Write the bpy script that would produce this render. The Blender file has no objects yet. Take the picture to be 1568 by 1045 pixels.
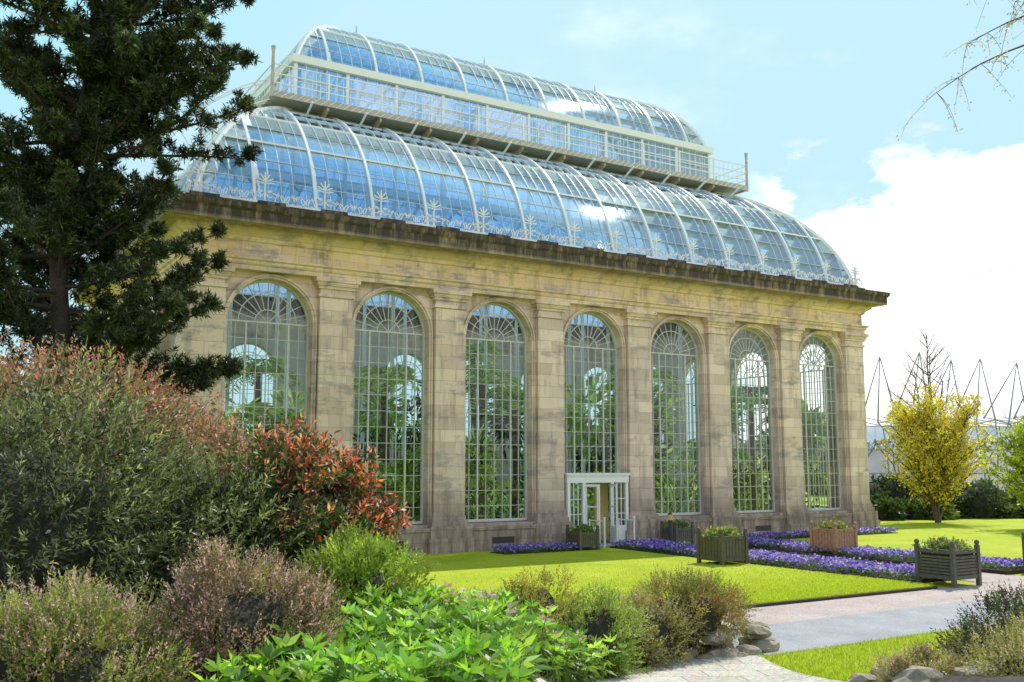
import bpy, bmesh, math, random
import numpy as np
from mathutils import Vector
random.seed(7); rng=np.random.default_rng(7)
S=bpy.context.scene
# ------------------------------------------------------------------ frame
CX,CY,CZ=-7.42,-29.93,2.95
PH=math.radians(58.5)
Rv=np.array([math.sin(PH),-math.cos(PH)]); Fv=np.array([math.cos(PH),math.sin(PH)])
def W(r,f): 
    p=np.array([CX,CY])+r*Rv+f*Fv
    return float(p[0]),float(p[1])
def sstep(t):
    t=np.clip(t,0,1); return t*t*(3-2*t)
def zg(x,y):
    dx=np.asarray(x)-CX; dy=np.asarray(y)-CY
    f=dx*Fv[0]+dy*Fv[1]; r=dx*Rv[0]+dy*Rv[1]
    k=sstep(r/1.0)
    h=(1-k)*sstep((17-f)/9.0)+k*sstep((15.5-f)/8.0)
    g=sstep((r+.3)/1.2)*(1-sstep((r-3.4)/1.0))
    return 1.15*h*(1-.5*g)
# ------------------------------------------------------------------ materials
def newmat(name):
    m=bpy.data.materials.new(name); m.use_nodes=True
    nt=m.node_tree; nt.nodes.clear()
    o=nt.nodes.new('ShaderNodeOutputMaterial')
    return m,nt,o
def N(nt,t,**k):
    n=nt.nodes.new(t)
    for a,b in k.items():
        if a.startswith('i_'):
            key=a[2:]
            key=int(key) if key.isdigit() else key.replace('_',' ')
            n.inputs[key].default_value=b
        else: setattr(n,a,b)
    return n
def ramp(nt,stops):
    n=nt.nodes.new('ShaderNodeValToRGB'); e=n.color_ramp.elements
    while len(e)<len(stops): e.new(0.5)
    for i,(p,c) in enumerate(stops):
        e[i].position=p; e[i].color=(c[0],c[1],c[2],1) if hasattr(c,'__len__') else (c,c,c,1)
    return n
def mixc(nt,blend='MIX',fac=None):
    n=nt.nodes.new('ShaderNodeMix'); n.data_type='RGBA'; n.blend_type=blend
    if fac is not None: n.inputs[0].default_value=fac
    return n
def simple(name,col,rough=.6,metal=0,var=.25,scale=6,bump=.0,bscale=30):
    m,nt,o=newmat(name)
    p=N(nt,'ShaderNodeBsdfPrincipled',i_Roughness=rough,i_Metallic=metal)
    tc=N(nt,'ShaderNodeTexCoord')
    no=N(nt,'ShaderNodeTexNoise',i_Scale=scale,i_Detail=6.0,i_Roughness=.65)
    nt.links.new(tc.outputs['Object'],no.inputs['Vector'])
    r=ramp(nt,[(.25,[c*(1-var) for c in col]),(.75,[min(1,c*(1+var)) for c in col])])
    nt.links.new(no.outputs['Fac'],r.inputs[0]); nt.links.new(r.outputs[0],p.inputs['Base Color'])
    if bump>0:
        n2=N(nt,'ShaderNodeTexNoise',i_Scale=bscale,i_Detail=5.0)
        nt.links.new(tc.outputs['Object'],n2.inputs['Vector'])
        b=N(nt,'ShaderNodeBump',i_Strength=bump,i_Distance=.05)
        nt.links.new(n2.outputs['Fac'],b.inputs['Height']); nt.links.new(b.outputs[0],p.inputs['Normal'])
    nt.links.new(p.outputs[0],o.inputs[0]); return m
def leafmat(name,trans=.35,rough=.5,spec=.4):
    m,nt,o=newmat(name)
    a=N(nt,'ShaderNodeAttribute',attribute_name='Col')
    p=N(nt,'ShaderNodeBsdfPrincipled',i_Roughness=rough)
    p.inputs['Specular IOR Level'].default_value=spec
    t=N(nt,'ShaderNodeBsdfTranslucent'); mx=N(nt,'ShaderNodeMixShader'); mx.inputs[0].default_value=trans
    g=mixc(nt,'MULTIPLY',1.0); g.inputs[7].default_value=(1.3,1.35,.7,1)
    nt.links.new(a.outputs['Color'],p.inputs['Base Color']); nt.links.new(a.outputs['Color'],g.inputs[6])
    nt.links.new(g.outputs[2],t.inputs[0])
    nt.links.new(p.outputs[0],mx.inputs[1]); nt.links.new(t.outputs[0],mx.inputs[2]); nt.links.new(mx.outputs[0],o.inputs[0])
    return m
def glassmat(name,tint,base,power,refl=(1,1,1),rough=.03,bump=0.0,gain=.85):
    m,nt,o=newmat(name)
    tr=N(nt,'ShaderNodeBsdfTransparent'); tr.inputs[0].default_value=(*tint,1)
    gl=N(nt,'ShaderNodeBsdfGlossy',i_Roughness=rough); gl.inputs[0].default_value=(*refl,1)
    lw=N(nt,'ShaderNodeLayerWeight',i_Blend=.5)
    pw=N(nt,'ShaderNodeMath',operation='POWER'); pw.inputs[1].default_value=power
    nt.links.new(lw.outputs['Facing'],pw.inputs[0])
    ma=N(nt,'ShaderNodeMath',operation='MULTIPLY_ADD',use_clamp=True); ma.inputs[1].default_value=gain; ma.inputs[2].default_value=base
    nt.links.new(pw.outputs[0],ma.inputs[0])
    mx=N(nt,'ShaderNodeMixShader'); nt.links.new(ma.outputs[0],mx.inputs[0])
    nt.links.new(tr.outputs[0],mx.inputs[1]); nt.links.new(gl.outputs[0],mx.inputs[2]); nt.links.new(mx.outputs[0],o.inputs[0])
    if bump>0:
        tc=N(nt,'ShaderNodeTexCoord'); n2=N(nt,'ShaderNodeTexNoise',i_Scale=1.6,i_Detail=2.0)
        nt.links.new(tc.outputs['Object'],n2.inputs['Vector'])
        b=N(nt,'ShaderNodeBump',i_Strength=bump,i_Distance=.1)
        nt.links.new(n2.outputs['Fac'],b.inputs['Height']); nt.links.new(b.outputs[0],gl.inputs['Normal'])
    return m
def stonemat():
    m,nt,o=newmat('sandstone'); L=nt.links.new
    p=N(nt,'ShaderNodeBsdfPrincipled',i_Roughness=.85)
    p.inputs['Specular IOR Level'].default_value=.2
    tc=N(nt,'ShaderNodeTexCoord'); sp=N(nt,'ShaderNodeSeparateXYZ'); L(tc.outputs['Object'],sp.inputs[0])
    ad=N(nt,'ShaderNodeMath',operation='ADD'); L(sp.outputs[0],ad.inputs[0]); L(sp.outputs[1],ad.inputs[1])
    cb=N(nt,'ShaderNodeCombineXYZ'); L(ad.outputs[0],cb.inputs[0]); L(sp.outputs[2],cb.inputs[1])
    br=N(nt,'ShaderNodeTexBrick',i_Scale=1.0,i_Mortar_Size=.010,i_Bias=0.0,i_Brick_Width=1.15,i_Row_Height=.42,offset=.5)
    br.inputs['Mortar Smooth'].default_value=.3
    br.inputs['Color1'].default_value=(.86,.68,.55,1); br.inputs['Color2'].default_value=(.48,.37,.31,1); br.inputs['Mortar'].default_value=(.32,.25,.21,1)
    L(cb.outputs[0],br.inputs['Vector'])
    n1=N(nt,'ShaderNodeTexNoise',i_Scale=.55,i_Detail=5.0,i_Roughness=.65); L(tc.outputs['Object'],n1.inputs['Vector'])
    r1=ramp(nt,[(.33,(.52,.43,.40)),(.5,(.80,.63,.53)),(.68,(.82,.60,.42))]); L(n1.outputs['Fac'],r1.inputs[0])
    m1=mixc(nt,'MIX',.40); L(br.outputs['Color'],m1.inputs[6]); L(r1.outputs[0],m1.inputs[7])
    z1=N(nt,'ShaderNodeMapRange'); z1.inputs[1].default_value=8.6; z1.inputs[2].default_value=9.6; L(sp.outputs[2],z1.inputs[0])
    n3=N(nt,'ShaderNodeTexNoise',i_Scale=.8,i_Detail=6.0,i_Roughness=.7); L(cb.outputs[0],n3.inputs['Vector'])
    r3=ramp(nt,[(.40,0.0),(.62,.75)]); L(n3.outputs['Fac'],r3.inputs[0])
    mm=N(nt,'ShaderNodeMath',operation='MULTIPLY'); L(z1.outputs[0],mm.inputs[0]); L(r3.outputs[0],mm.inputs[1])
    m2=mixc(nt); L(mm.outputs[0],m2.inputs[0]); L(m1.outputs[2],m2.inputs[6]); m2.inputs[7].default_value=(.84,.60,.28,1)
    n8=N(nt,'ShaderNodeTexNoise',i_Scale=1.1,i_Detail=7.0,i_Roughness=.7); mp8=N(nt,'ShaderNodeMapping'); mp8.inputs['Scale'].default_value=(.6,.6,1.6); mp8.inputs['Location'].default_value=(7,3,1)
    L(tc.outputs['Object'],mp8.inputs[0]); L(mp8.outputs[0],n8.inputs['Vector'])
    r8=ramp(nt,[(.53,0.0),(.63,.8)]); L(n8.outputs['Fac'],r8.inputs[0])
    m8=mixc(nt); L(r8.outputs[0],m8.inputs[0]); L(m2.outputs[2],m8.inputs[6]); m8.inputs[7].default_value=(.38,.32,.31,1)
    mp=N(nt,'ShaderNodeMapping'); mp.inputs['Scale'].default_value=(2.2,2.2,.3); L(tc.outputs['Object'],mp.inputs[0])
    n4=N(nt,'ShaderNodeTexNoise',i_Scale=1.2,i_Detail=8.0,i_Roughness=.7); L(mp.outputs[0],n4.inputs['Vector'])
    r4=ramp(nt,[(.36,.38),(.50,1.0)]); L(n4.outputs['Fac'],r4.inputs[0])
    m3=mixc(nt,'MULTIPLY',.55); L(m8.outputs[2],m3.inputs[6]); L(r4.outputs[0],m3.inputs[7])
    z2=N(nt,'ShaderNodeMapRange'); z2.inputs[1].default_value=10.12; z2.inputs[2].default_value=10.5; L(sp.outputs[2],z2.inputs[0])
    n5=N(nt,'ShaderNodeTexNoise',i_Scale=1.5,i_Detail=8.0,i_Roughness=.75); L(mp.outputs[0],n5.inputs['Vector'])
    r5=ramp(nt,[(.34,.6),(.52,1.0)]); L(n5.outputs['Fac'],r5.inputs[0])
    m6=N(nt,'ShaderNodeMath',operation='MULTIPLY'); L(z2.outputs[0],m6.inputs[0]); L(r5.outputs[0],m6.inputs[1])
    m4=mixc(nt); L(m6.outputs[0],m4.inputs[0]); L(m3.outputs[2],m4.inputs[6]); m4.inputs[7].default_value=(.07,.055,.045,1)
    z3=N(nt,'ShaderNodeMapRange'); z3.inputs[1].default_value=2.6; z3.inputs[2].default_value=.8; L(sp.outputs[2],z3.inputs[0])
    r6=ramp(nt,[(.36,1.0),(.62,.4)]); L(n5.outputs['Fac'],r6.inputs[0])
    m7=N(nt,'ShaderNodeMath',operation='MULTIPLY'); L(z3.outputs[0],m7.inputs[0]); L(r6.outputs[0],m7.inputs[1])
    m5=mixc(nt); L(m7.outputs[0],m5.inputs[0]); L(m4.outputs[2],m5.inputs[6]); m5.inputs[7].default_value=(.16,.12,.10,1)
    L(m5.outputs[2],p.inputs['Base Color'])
    n7=N(nt,'ShaderNodeTexNoise',i_Scale=14.0,i_Detail=6.0); L(tc.outputs['Object'],n7.inputs['Vector'])
    b=N(nt,'ShaderNodeBump',i_Strength=.35,i_Distance=.02); L(n7.outputs['Fac'],b.inputs['Height'])
    b2=N(nt,'ShaderNodeBump',i_Strength=.6,i_Distance=.01,invert=True); L(br.outputs['Fac'],b2.inputs['Height']); L(b.outputs[0],b2.inputs['Normal'])
    L(b2.outputs[0],p.inputs['Normal']); L(p.outputs[0],o.inputs[0]); return m
def grassmat():
    m,nt,o=newmat('grass'); L=nt.links.new
    p=N(nt,'ShaderNodeBsdfPrincipled',i_Roughness=.8); tc=N(nt,'ShaderNodeTexCoord')
    p.inputs['Specular IOR Level'].default_value=.1
    n1=N(nt,'ShaderNodeTexNoise',i_Scale=.45,i_Detail=9.0,i_Roughness=.78); L(tc.outputs['Object'],n1.inputs['Vector'])
    r=ramp(nt,[(.3,(.30,.41,.02)),(.5,(.47,.55,.03)),(.72,(.60,.63,.06))]); L(n1.outputs['Fac'],r.inputs[0])
    n2=N(nt,'ShaderNodeTexNoise',i_Scale=38.0,i_Detail=5.0); L(tc.outputs['Object'],n2.inputs['Vector'])
    r2=ramp(nt,[(.3,.5),(.68,1.15)]); L(n2.outputs['Fac'],r2.inputs[0])
    mx=mixc(nt,'MULTIPLY',.7); L(r.outputs[0],mx.inputs[6]); L(r2.outputs[0],mx.inputs[7]); L(mx.outputs[2],p.inputs['Base Color'])
    b=N(nt,'ShaderNodeBump',i_Strength=.9,i_Distance=.05); L(n2.outputs['Fac'],b.inputs['Height']); L(b.outputs[0],p.inputs['Normal'])
    L(p.outputs[0],o.inputs[0]); return m
def pavemat(name,c1,c2,scale=60,bw=None):
    m,nt,o=newmat(name); L=nt.links.new
    p=N(nt,'ShaderNodeBsdfPrincipled',i_Roughness=.85); tc=N(nt,'ShaderNodeTexCoord')
    n1=N(nt,'ShaderNodeTexNoise',i_Scale=.9,i_Detail=8.0,i_Roughness=.7); L(tc.outputs['Object'],n1.inputs['Vector'])
    r=ramp(nt,[(.3,c1),(.7,c2)]); L(n1.outputs['Fac'],r.inputs[0])
    v=N(nt,'ShaderNodeTexVoronoi',i_Scale=float(scale)); L(tc.outputs['Object'],v.inputs['Vector'])
    mx=mixc(nt,'OVERLAY',.45); L(r.outputs[0],mx.inputs[6]); L(v.outputs['Color'],mx.inputs[7])
    hs=N(nt,'ShaderNodeHueSaturation'); hs.inputs['Saturation'].default_value=.7; L(mx.outputs[2],hs.inputs['Color'])
    out=hs.outputs[0]
    if bw:
        br=N(nt,'ShaderNodeTexBrick',i_Scale=1.0,i_Mortar_Size=.012,i_Brick_Width=bw,i_Row_Height=bw*.7)
        br.inputs['Color1'].default_value=(1,1,1,1); br.inputs['Color2'].default_value=(.78,.75,.72,1); br.inputs['Mortar'].default_value=(.45,.42,.35,1)
        mp=N(nt,'ShaderNodeMapping'); mp.inputs['Rotation'].default_value=(0,0,.5); L(tc.outputs['Object'],mp.inputs[0]); L(mp.outputs[0],br.inputs['Vector'])
        m2=mixc(nt,'MULTIPLY',1.0); L(out,m2.inputs[6]); L(br.outputs['Color'],m2.inputs[7]); out=m2.outputs[2]
    L(out,p.inputs['Base Color'])
    b=N(nt,'ShaderNodeBump',i_Strength=.5,i_Distance=.02); L(v.outputs['Distance'],b.inputs['Height']); L(b.outputs[0],p.inputs['Normal'])
    L(p.outputs[0],o.inputs[0]); return m
M_stone=stonemat(); M_grass=grassmat()
M_white=simple('white_paint',(.78,.79,.78),.4,var=.06)
M_muntin=simple('glazing_bar_paint',(.56,.57,.54),.5,var=.15)
M_roofpaint=simple('roof_white_paint',(.80,.81,.82),.3,var=.06)
M_roofbar=simple('roof_glazing_bar_paint',(.58,.63,.70),.4,var=.1)
M_grey=simple('weathered_ironwork',(.46,.41,.37),.6,var=.3)
M_rust=simple('bracket_paint',(.50,.38,.26),.7,var=.35)
M_roofglass=glassmat('roof_glass',(.55,.73,.97),.25,1.9,(.78,.91,1),.075,.12)
M_winglass=glassmat('window_glass',(.90,.94,.92),.03,3.4,(1,1,1),.02,.15,.6)
M_floor=simple('interior_floor',(.5,.46,.38),.8)
M_inner=simple('interior_plaster',(.62,.55,.45),.8,var=.15,scale=2)
M_bark=simple('bark',(.12,.085,.06),.9,var=.5,scale=14,bump=.8,bscale=25)
M_pbark=simple('pine_bark',(.05,.037,.03),.9,var=.5,scale=12,bump=.8,bscale=20)
M_soil=simple('soil',(.055,.04,.028),.95,var=.5,scale=9,bump=.9,bscale=30)
M_rock=simple('rock',(.27,.23,.17),.9,var=.5,scale=4,bump=.8,bscale=12)
M_core=simple('inner_twigs',(.03,.027,.015),.95,var=.6,scale=20,bump=1.0,bscale=18)
M_leaf=leafmat('leaf'); M_needle=leafmat('needle',.12,.55,.3); M_petal=leafmat('petal',.3,.6,.2)
M_path=pavemat('reddish_path',(.34,.23,.19),(.47,.34,.30),55)
M_asph=pavemat('asphalt_path',(.22,.22,.245),(.34,.34,.36),80)
M_flag=pavemat('flagstone',(.44,.39,.30),(.58,.52,.42),30,.8)
M_wdk=simple('planter_wood_dark',(.10,.088,.05),.7,var=.4,scale=10)
M_wbr=simple('planter_wood_brown',(.36,.20,.11),.7,var=.35,scale=10)
M_wgr=simple('planter_wood_weathered',(.10,.09,.075),.75,var=.4,scale=10)
M_black=simple('black_paint',(.03,.03,.032),.4)
M_brass=simple('brass_yellow',(.6,.45,.1),.4)
M_ywall=simple('yellow_plaster',(.85,.68,.25),.8,var=.1)
M_steel=simple('galvanised_steel',(.26,.27,.29),.5,var=.15)
M_dglass=glassmat('frontrange_glass',(.45,.55,.58),.25,2.0)
M_stem=simple('stem_green',(.12,.18,.05),.7)
# ------------------------------------------------------------------ builders
class MB:
    def __init__(s,mats): s.v=[];s.f=[];s.m=[];s.mats=mats
    def mi(s,m): 
        if m not in s.mats: s.mats.append(m)
        return s.mats.index(m)
    def quad(s,a,b,c,d,m):
        i=len(s.v); s.v+= [tuple(a),tuple(b),tuple(c),tuple(d)]; s.f.append((i,i+1,i+2,i+3)); s.m.append(s.mi(m))
    def hexa(s,p,m):
        i=len(s.v); s.v+=[tuple(q) for q in p]; k=s.mi(m)
        for f in ((0,3,2,1),(4,5,6,7),(0,1,5,4),(1,2,6,5),(2,3,7,6),(3,0,4,7)):
            s.f.append(tuple(i+j for j in f)); s.m.append(k)
    def box(s,x0,x1,y0,y1,z0,z1,m,T=None):
        p=[(x0,y0,z0),(x1,y0,z0),(x1,y1,z0),(x0,y1,z0),(x0,y0,z1),(x1,y0,z1),(x1,y1,z1),(x0,y1,z1)]
        if T: p=[T(*q) for q in p]
        s.hexa(p,m)
    def ring(s,rect,prof,m,closed=False):
        x0,x1,y0,y1=rect; k=s.mi(m); base=len(s.v)
        for off,z in prof:
            s.v+=[(x0-off,y0-off,z),(x1+off,y0-off,z),(x1+off,y1+off,z),(x0-off,y1+off,z)]
        n=len(prof)
        for j in range(n if closed else n-1):
            a=base+4*j; b=base+4*((j+1)%n)
            for c in range(4):
                d=(c+1)%4; s.f.append((a+c,a+d,b+d,b+c)); s.m.append(k)
    def sweep(s,pts,side,w,h,m):
        pts=[Vector(p) for p in pts]; side=Vector(side).normalized(); k=s.mi(m); base=len(s.v)
        for i,p in enumerate(pts):
            t=(pts[min(i+1,len(pts)-1)]-pts[max(i-1,0)])
            if t.length<1e-9: t=Vector((0,0,1))
            t.normalize(); n=t.cross(side)
            if n.length<1e-6: n=t.orthogonal()
            n.normalize()
            for a,b in ((-1,-1),(1,-1),(1,1),(-1,1)): s.v.append(tuple(p+side*(a*w/2)+n*(b*h/2)))
        for i in range(len(pts)-1):
            a=base+4*i;b=a+4
            for c in range(4):
                d=(c+1)%4; s.f.append((a+c,a+d,b+d,b+c)); s.m.append(k)
        s.f.append((base,base+3,base+2,base+1)); s.m.append(k)
        e=base+4*(len(pts)-1); s.f.append((e,e+1,e+2,e+3)); s.m.append(k)
    def tube(s,pts,rad,m,n=8):
        pts=[Vector(p) for p in pts]; k=s.mi(m); base=len(s.v)
        if not hasattr(rad,'__len__'): rad=[rad]*len(pts)
        ref=Vector((.3,.2,1)).normalized()
        for i,p in enumerate(pts):
            t=(pts[min(i+1,len(pts)-1)]-pts[max(i-1,0)]).normalized()
            a=t.cross(ref)
            if a.length<.05: a=t.cross(Vector((1,0,0)))
            a.normalize(); b=t.cross(a)
            for j in range(n):
                th=2*math.pi*j/n; s.v.append(tuple(p+(a*math.cos(th)+b*math.sin(th))*rad[i]))
        for i in range(len(pts)-1):
            for j in range(n):
                q=base+i*n; s.f.append((q+j,q+(j+1)%n,q+n+(j+1)%n,q+n+j)); s.m.append(k)
        s.f.append(tuple(base+j for j in range(n))); s.m.append(k)
        e=base+(len(pts)-1)*n; s.f.append(tuple(e+j for j in range(n))); s.m.append(k)
    def blob(s,c,rad,m,sub=3,amp=.15,fr=1.5,flat=False):
        bm=bmesh.new(); bmesh.ops.create_icosphere(bm,subdivisions=sub,radius=1)
        ph=[random.uniform(0,6) for _ in range(6)]; base=len(s.v); k=s.mi(m)
        for v in bm.verts:
            x,y,z=v.co
            d=1+amp*(math.sin(fr*2*x+ph[0])*math.sin(fr*2.3*y+ph[1])+.6*math.sin(fr*4.1*z+ph[2]+x*2)+.5*math.sin(fr*5*y+ph[3])*math.sin(fr*4.7*x+ph[4]))
            if flat: d*=random.uniform(.88,1.08)
            s.v.append((c[0]+x*rad[0]*d,c[1]+y*rad[1]*d,c[2]+z*rad[2]*d))
        for f in bm.faces: s.f.append(tuple(base+v.index for v in f.verts)); s.m.append(k)
        bm.free()
    def obj(s,name,parent=None,smooth=False):
        me=bpy.data.meshes.new(name); me.from_pydata(s.v,[],s.f)
        for m in s.mats: me.materials.append(m)
        me.polygons.foreach_set('material_index',s.m)
        if smooth: me.polygons.foreach_set('use_smooth',[True]*len(s.f))
        me.update(); o=bpy.data.objects.new(name,me); S.collection.objects.link(o)
        if parent: o.parent=parent
        return o
def empty(name,loc=(0,0,0)):
    e=bpy.data.objects.new(name,None); S.collection.objects.link(e); return e
def nrm(a): return a/np.maximum(np.linalg.norm(a,axis=-1,keepdims=True),1e-9)
def rdir(n): return nrm(rng.normal(size=(n,3)))
class LC:
    def __init__(s): s.P=[];s.D=[];s.L=[];s.W=[];s.C=[]
    def add(s,P,D,L,Wd,C):
        n=len(P); s.P.append(P); s.D.append(nrm(D)); s.L.append(np.broadcast_to(L,(n,)).astype(float)); s.W.append(np.broadcast_to(Wd,(n,)).astype(float)); s.C.append(np.broadcast_to(C,(n,3)).astype(float))
    def obj(s,name,mat,parent=None,mb=None,upn=.0):
        P=np.concatenate(s.P);D=np.concatenate(s.D);L=np.concatenate(s.L)[:,None];Wd=np.concatenate(s.W)[:,None];C=np.concatenate(s.C)
        n=len(P); R=rdir(n); R[:,2]+=upn; Nn=nrm(R-D*(R*D).sum(1,keepdims=True)); Sd=np.cross(D,Nn)
        V=np.empty((n,4,3)); V[:,0]=P; V[:,1]=P+D*L*.45+Sd*Wd/2; V[:,2]=P+D*L-Nn*L*.15; V[:,3]=P+D*L*.45-Sd*Wd/2
        me=bpy.data.meshes.new(name)
        me.vertices.add(4*n); me.vertices.foreach_set('co',V.ravel())
        me.loops.add(4*n); me.loops.foreach_set('vertex_index',np.arange(4*n,dtype=np.int32))
        me.polygons.add(n); me.polygons.foreach_set('loop_start',np.arange(0,4*n,4,dtype=np.int32))
        try: me.polygons.foreach_set('loop_total',np.full(n,4,dtype=np.int32))
        except Exception: pass
        me.update(calc_edges=True)
        at=me.color_attributes.new('Col','FLOAT_COLOR','POINT')
        col=np.ones((n,4,4)); col[:,:,:3]=np.clip(C,0,1)[:,None,:]
        at.data.foreach_set('color',col.ravel().astype(np.float32))
        me.materials.append(mat)
        o=bpy.data.objects.new(name,me); S.collection.objects.link(o)
        if parent: o.parent=parent
        return o
def sprigs(lc,P0,D0,SL,nl,ll,lw,colf,spread=.8,cr=None):
    n=len(P0); t=np.tile(np.linspace(.08,1,nl),n); idx=np.repeat(np.arange(n),nl)
    SL=np.broadcast_to(SL,(n,))
    P=P0[idx]+D0[idx]*(t*SL[idx])[:,None]
    D=nrm(D0[idx]*(.35+.5*t[:,None])+rdir(n*nl)*spread)
    sz=rng.uniform(.7,1.2,n*nl)*(1.15-.4*t)
    lc.add(P,D,ll*sz,lw*sz,colf(t,idx))
def shrub(name,c,rad,clumps,spc,nl,sl,ll,lw,colors,tipc=None,tipamt=.4,up=.35,spread=.8,core=.66,low=-.35,crf=.3,mat=None,parent=None,tipsel=None,tiplight=0,rin=.72):
    c=np.array(c,float); rad=np.array(rad,float)
    d=rdir(clumps*3); d=d[d[:,2]>low][:clumps]; k=len(d)
    rr=rng.uniform(rin,1.0,(k,1)); cc=c+d*rad*rr; cr=rng.uniform(.7,1.3,k)*crf*rad.mean()
    bright=rng.uniform(.6,1.3,k); pal=np.array(colors)[rng.integers(0,len(colors),k)]
    n=k*spc; idc=np.repeat(np.arange(k),spc)
    off=rdir(n)*(rng.uniform(.2,1,(n,1))**.5)*cr[idc][:,None]
    P0=cc[idc]+off
    out=nrm((P0-c)/rad); D0=nrm(out*.7+off/cr[idc][:,None]*.4+rdir(n)*.45+np.array([0,0,up]))
    selr=rng.random(n)
    lc=LC()
    def colf(t,idx):
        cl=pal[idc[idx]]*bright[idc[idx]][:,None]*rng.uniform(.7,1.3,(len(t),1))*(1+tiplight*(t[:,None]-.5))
        if tipc is not None:
            tp=np.array(tipc)[rng.integers(0,len(tipc),len(t))]
            prob=tipamt if tipsel is None else tipsel(P0[idx],out[idx])
            w=((t>.45)&(selr[idx]<prob))[:,None]
            cl=np.where(w,tp*rng.uniform(.7,1.3,(len(t),1)),cl)
        return cl
    sprigs(lc,P0,D0,sl*rng.uniform(.6,1.3,n),nl,ll,lw,colf,spread)
    e=parent or empty(name)
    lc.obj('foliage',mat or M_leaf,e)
    if core>0:
        mb=MB([]); mb.blob(c,rad*core,M_core,3,.12,1.6)
        for i in range(7):
            a=random.uniform(0,6.28); g=Vector((c[0]+.25*rad[0]*math.cos(a),c[1]+.25*rad[1]*math.sin(a),0)); g.z=float(zg(g.x,g.y))-.1
            tp=Vector((c[0]+.6*rad[0]*math.cos(a),c[1]+.6*rad[1]*math.sin(a),c[2]+rad[2]*.3))
            mb.tube([g,(g+tp)/2+Vector((0,0,.05)),tp],[.035,.025,.012],M_bark,6)
        mb.obj('stems',e,True)
    return e
# ------------------------------------------------------------------ ground
def axis(a,b,st,far):
    l=list(np.arange(a,b+1e-6,st)); k=st
    lo=[];x=a
    while x>-far: k*=1.5; x-=k; lo.append(x)
    hi=[];x=b;k=st
    while x<far: k*=1.5; x+=k; hi.append(x)
    return lo[::-1]+l+hi
xs=axis(-30,30,.4,2500); ys=axis(-45,20,.4,2500)
X,Y=np.meshgrid(xs,ys); Z=zg(X,Y)
gv=np.stack([X,Y,Z],-1).reshape(-1,3); nx=len(xs)
gf=[(j*nx+i,j*nx+i+1,(j+1)*nx+i+1,(j+1)*nx+i) for j in range(len(ys)-1) for i in range(nx-1)]
me=bpy.data.meshes.new('ground'); me.from_pydata(gv.tolist(),[],gf); me.materials.append(M_grass); me.polygons.foreach_set('use_smooth',[True]*len(gf))
o=bpy.data.objects.new('ground',me); S.collection.objects.link(o)
def drape(name,fn,nu,nv,mat,off):
    mb=MB([]); 
    for j in range(nv+1):
        for i in range(nu+1):
            x,y=fn(i/nu,j/nv); mb.v.append((x,y,float(zg(x,y))+off))
    k=mb.mi(mat)
    for j in range(nv):
        for i in range(nu):
            a=j*(nu+1)+i; mb.f.append((a,a+1,a+nu+2,a+nu+1)); mb.m.append(k)
    return mb.obj(name,None,True)
PX0=4.3
mb=MB([]); mb.quad((PX0,-16.3,.008),(120,-16.3,.008),(120,-14.5,.008),(PX0,-14.5,.008),M_path)  # far half of the path is coloured reddish, near half grey
mb.quad((16.2,-14.5,.012),(18.4,-14.5,.012),(18.4,-.6,.012),(16.2,-.6,.012),M_path); mb.obj('reddish_path')
mb=MB([]); mb.quad((PX0,-18.5,.008),(120,-18.5,.008),(120,-16.3,.008),(PX0,-16.3,.008),M_asph); mb.obj('asphalt_path')
mb=MB([])
mb.box(-60,14.1,-14.5,-.35,-.02,.08,M_grass); mb.box(20.3,120,-14.5,-.35,-.02,.08,M_grass)
for a,b in ((-60,14.1),(20.3,120)): mb.box(a,b,-14.58,-14.503,-.02,.065,M_soil)
mb.obj('lawn')
def redge(f): return max(-.2,.35+(f-12.3)*.46)
def bed(u,v):
    f=3+14.6*v; hi=redge(f) if f<15.9 else 3.6
    return W(-16+u*(16+hi),f)
drape('planting_bed',bed,60,60,M_soil,.035)
def bed2(u,v):
    f=4+9.3*v; lo=4.0 if f<11.5 else 4.0+(f-11.5)*.5
    return W(lo+u*9,f)
drape('rock_garden_bed',bed2,30,24,M_soil,.035)
def fl(u,v):
    f=5+10.6*v; l=redge(f)-.03; r=3.95 if f<13 else 3.95-(f-13)*.05
    return W(l+u*(r-l),f)
drape('flagstone_path',fl,24,40,M_flag,.06)
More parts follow.
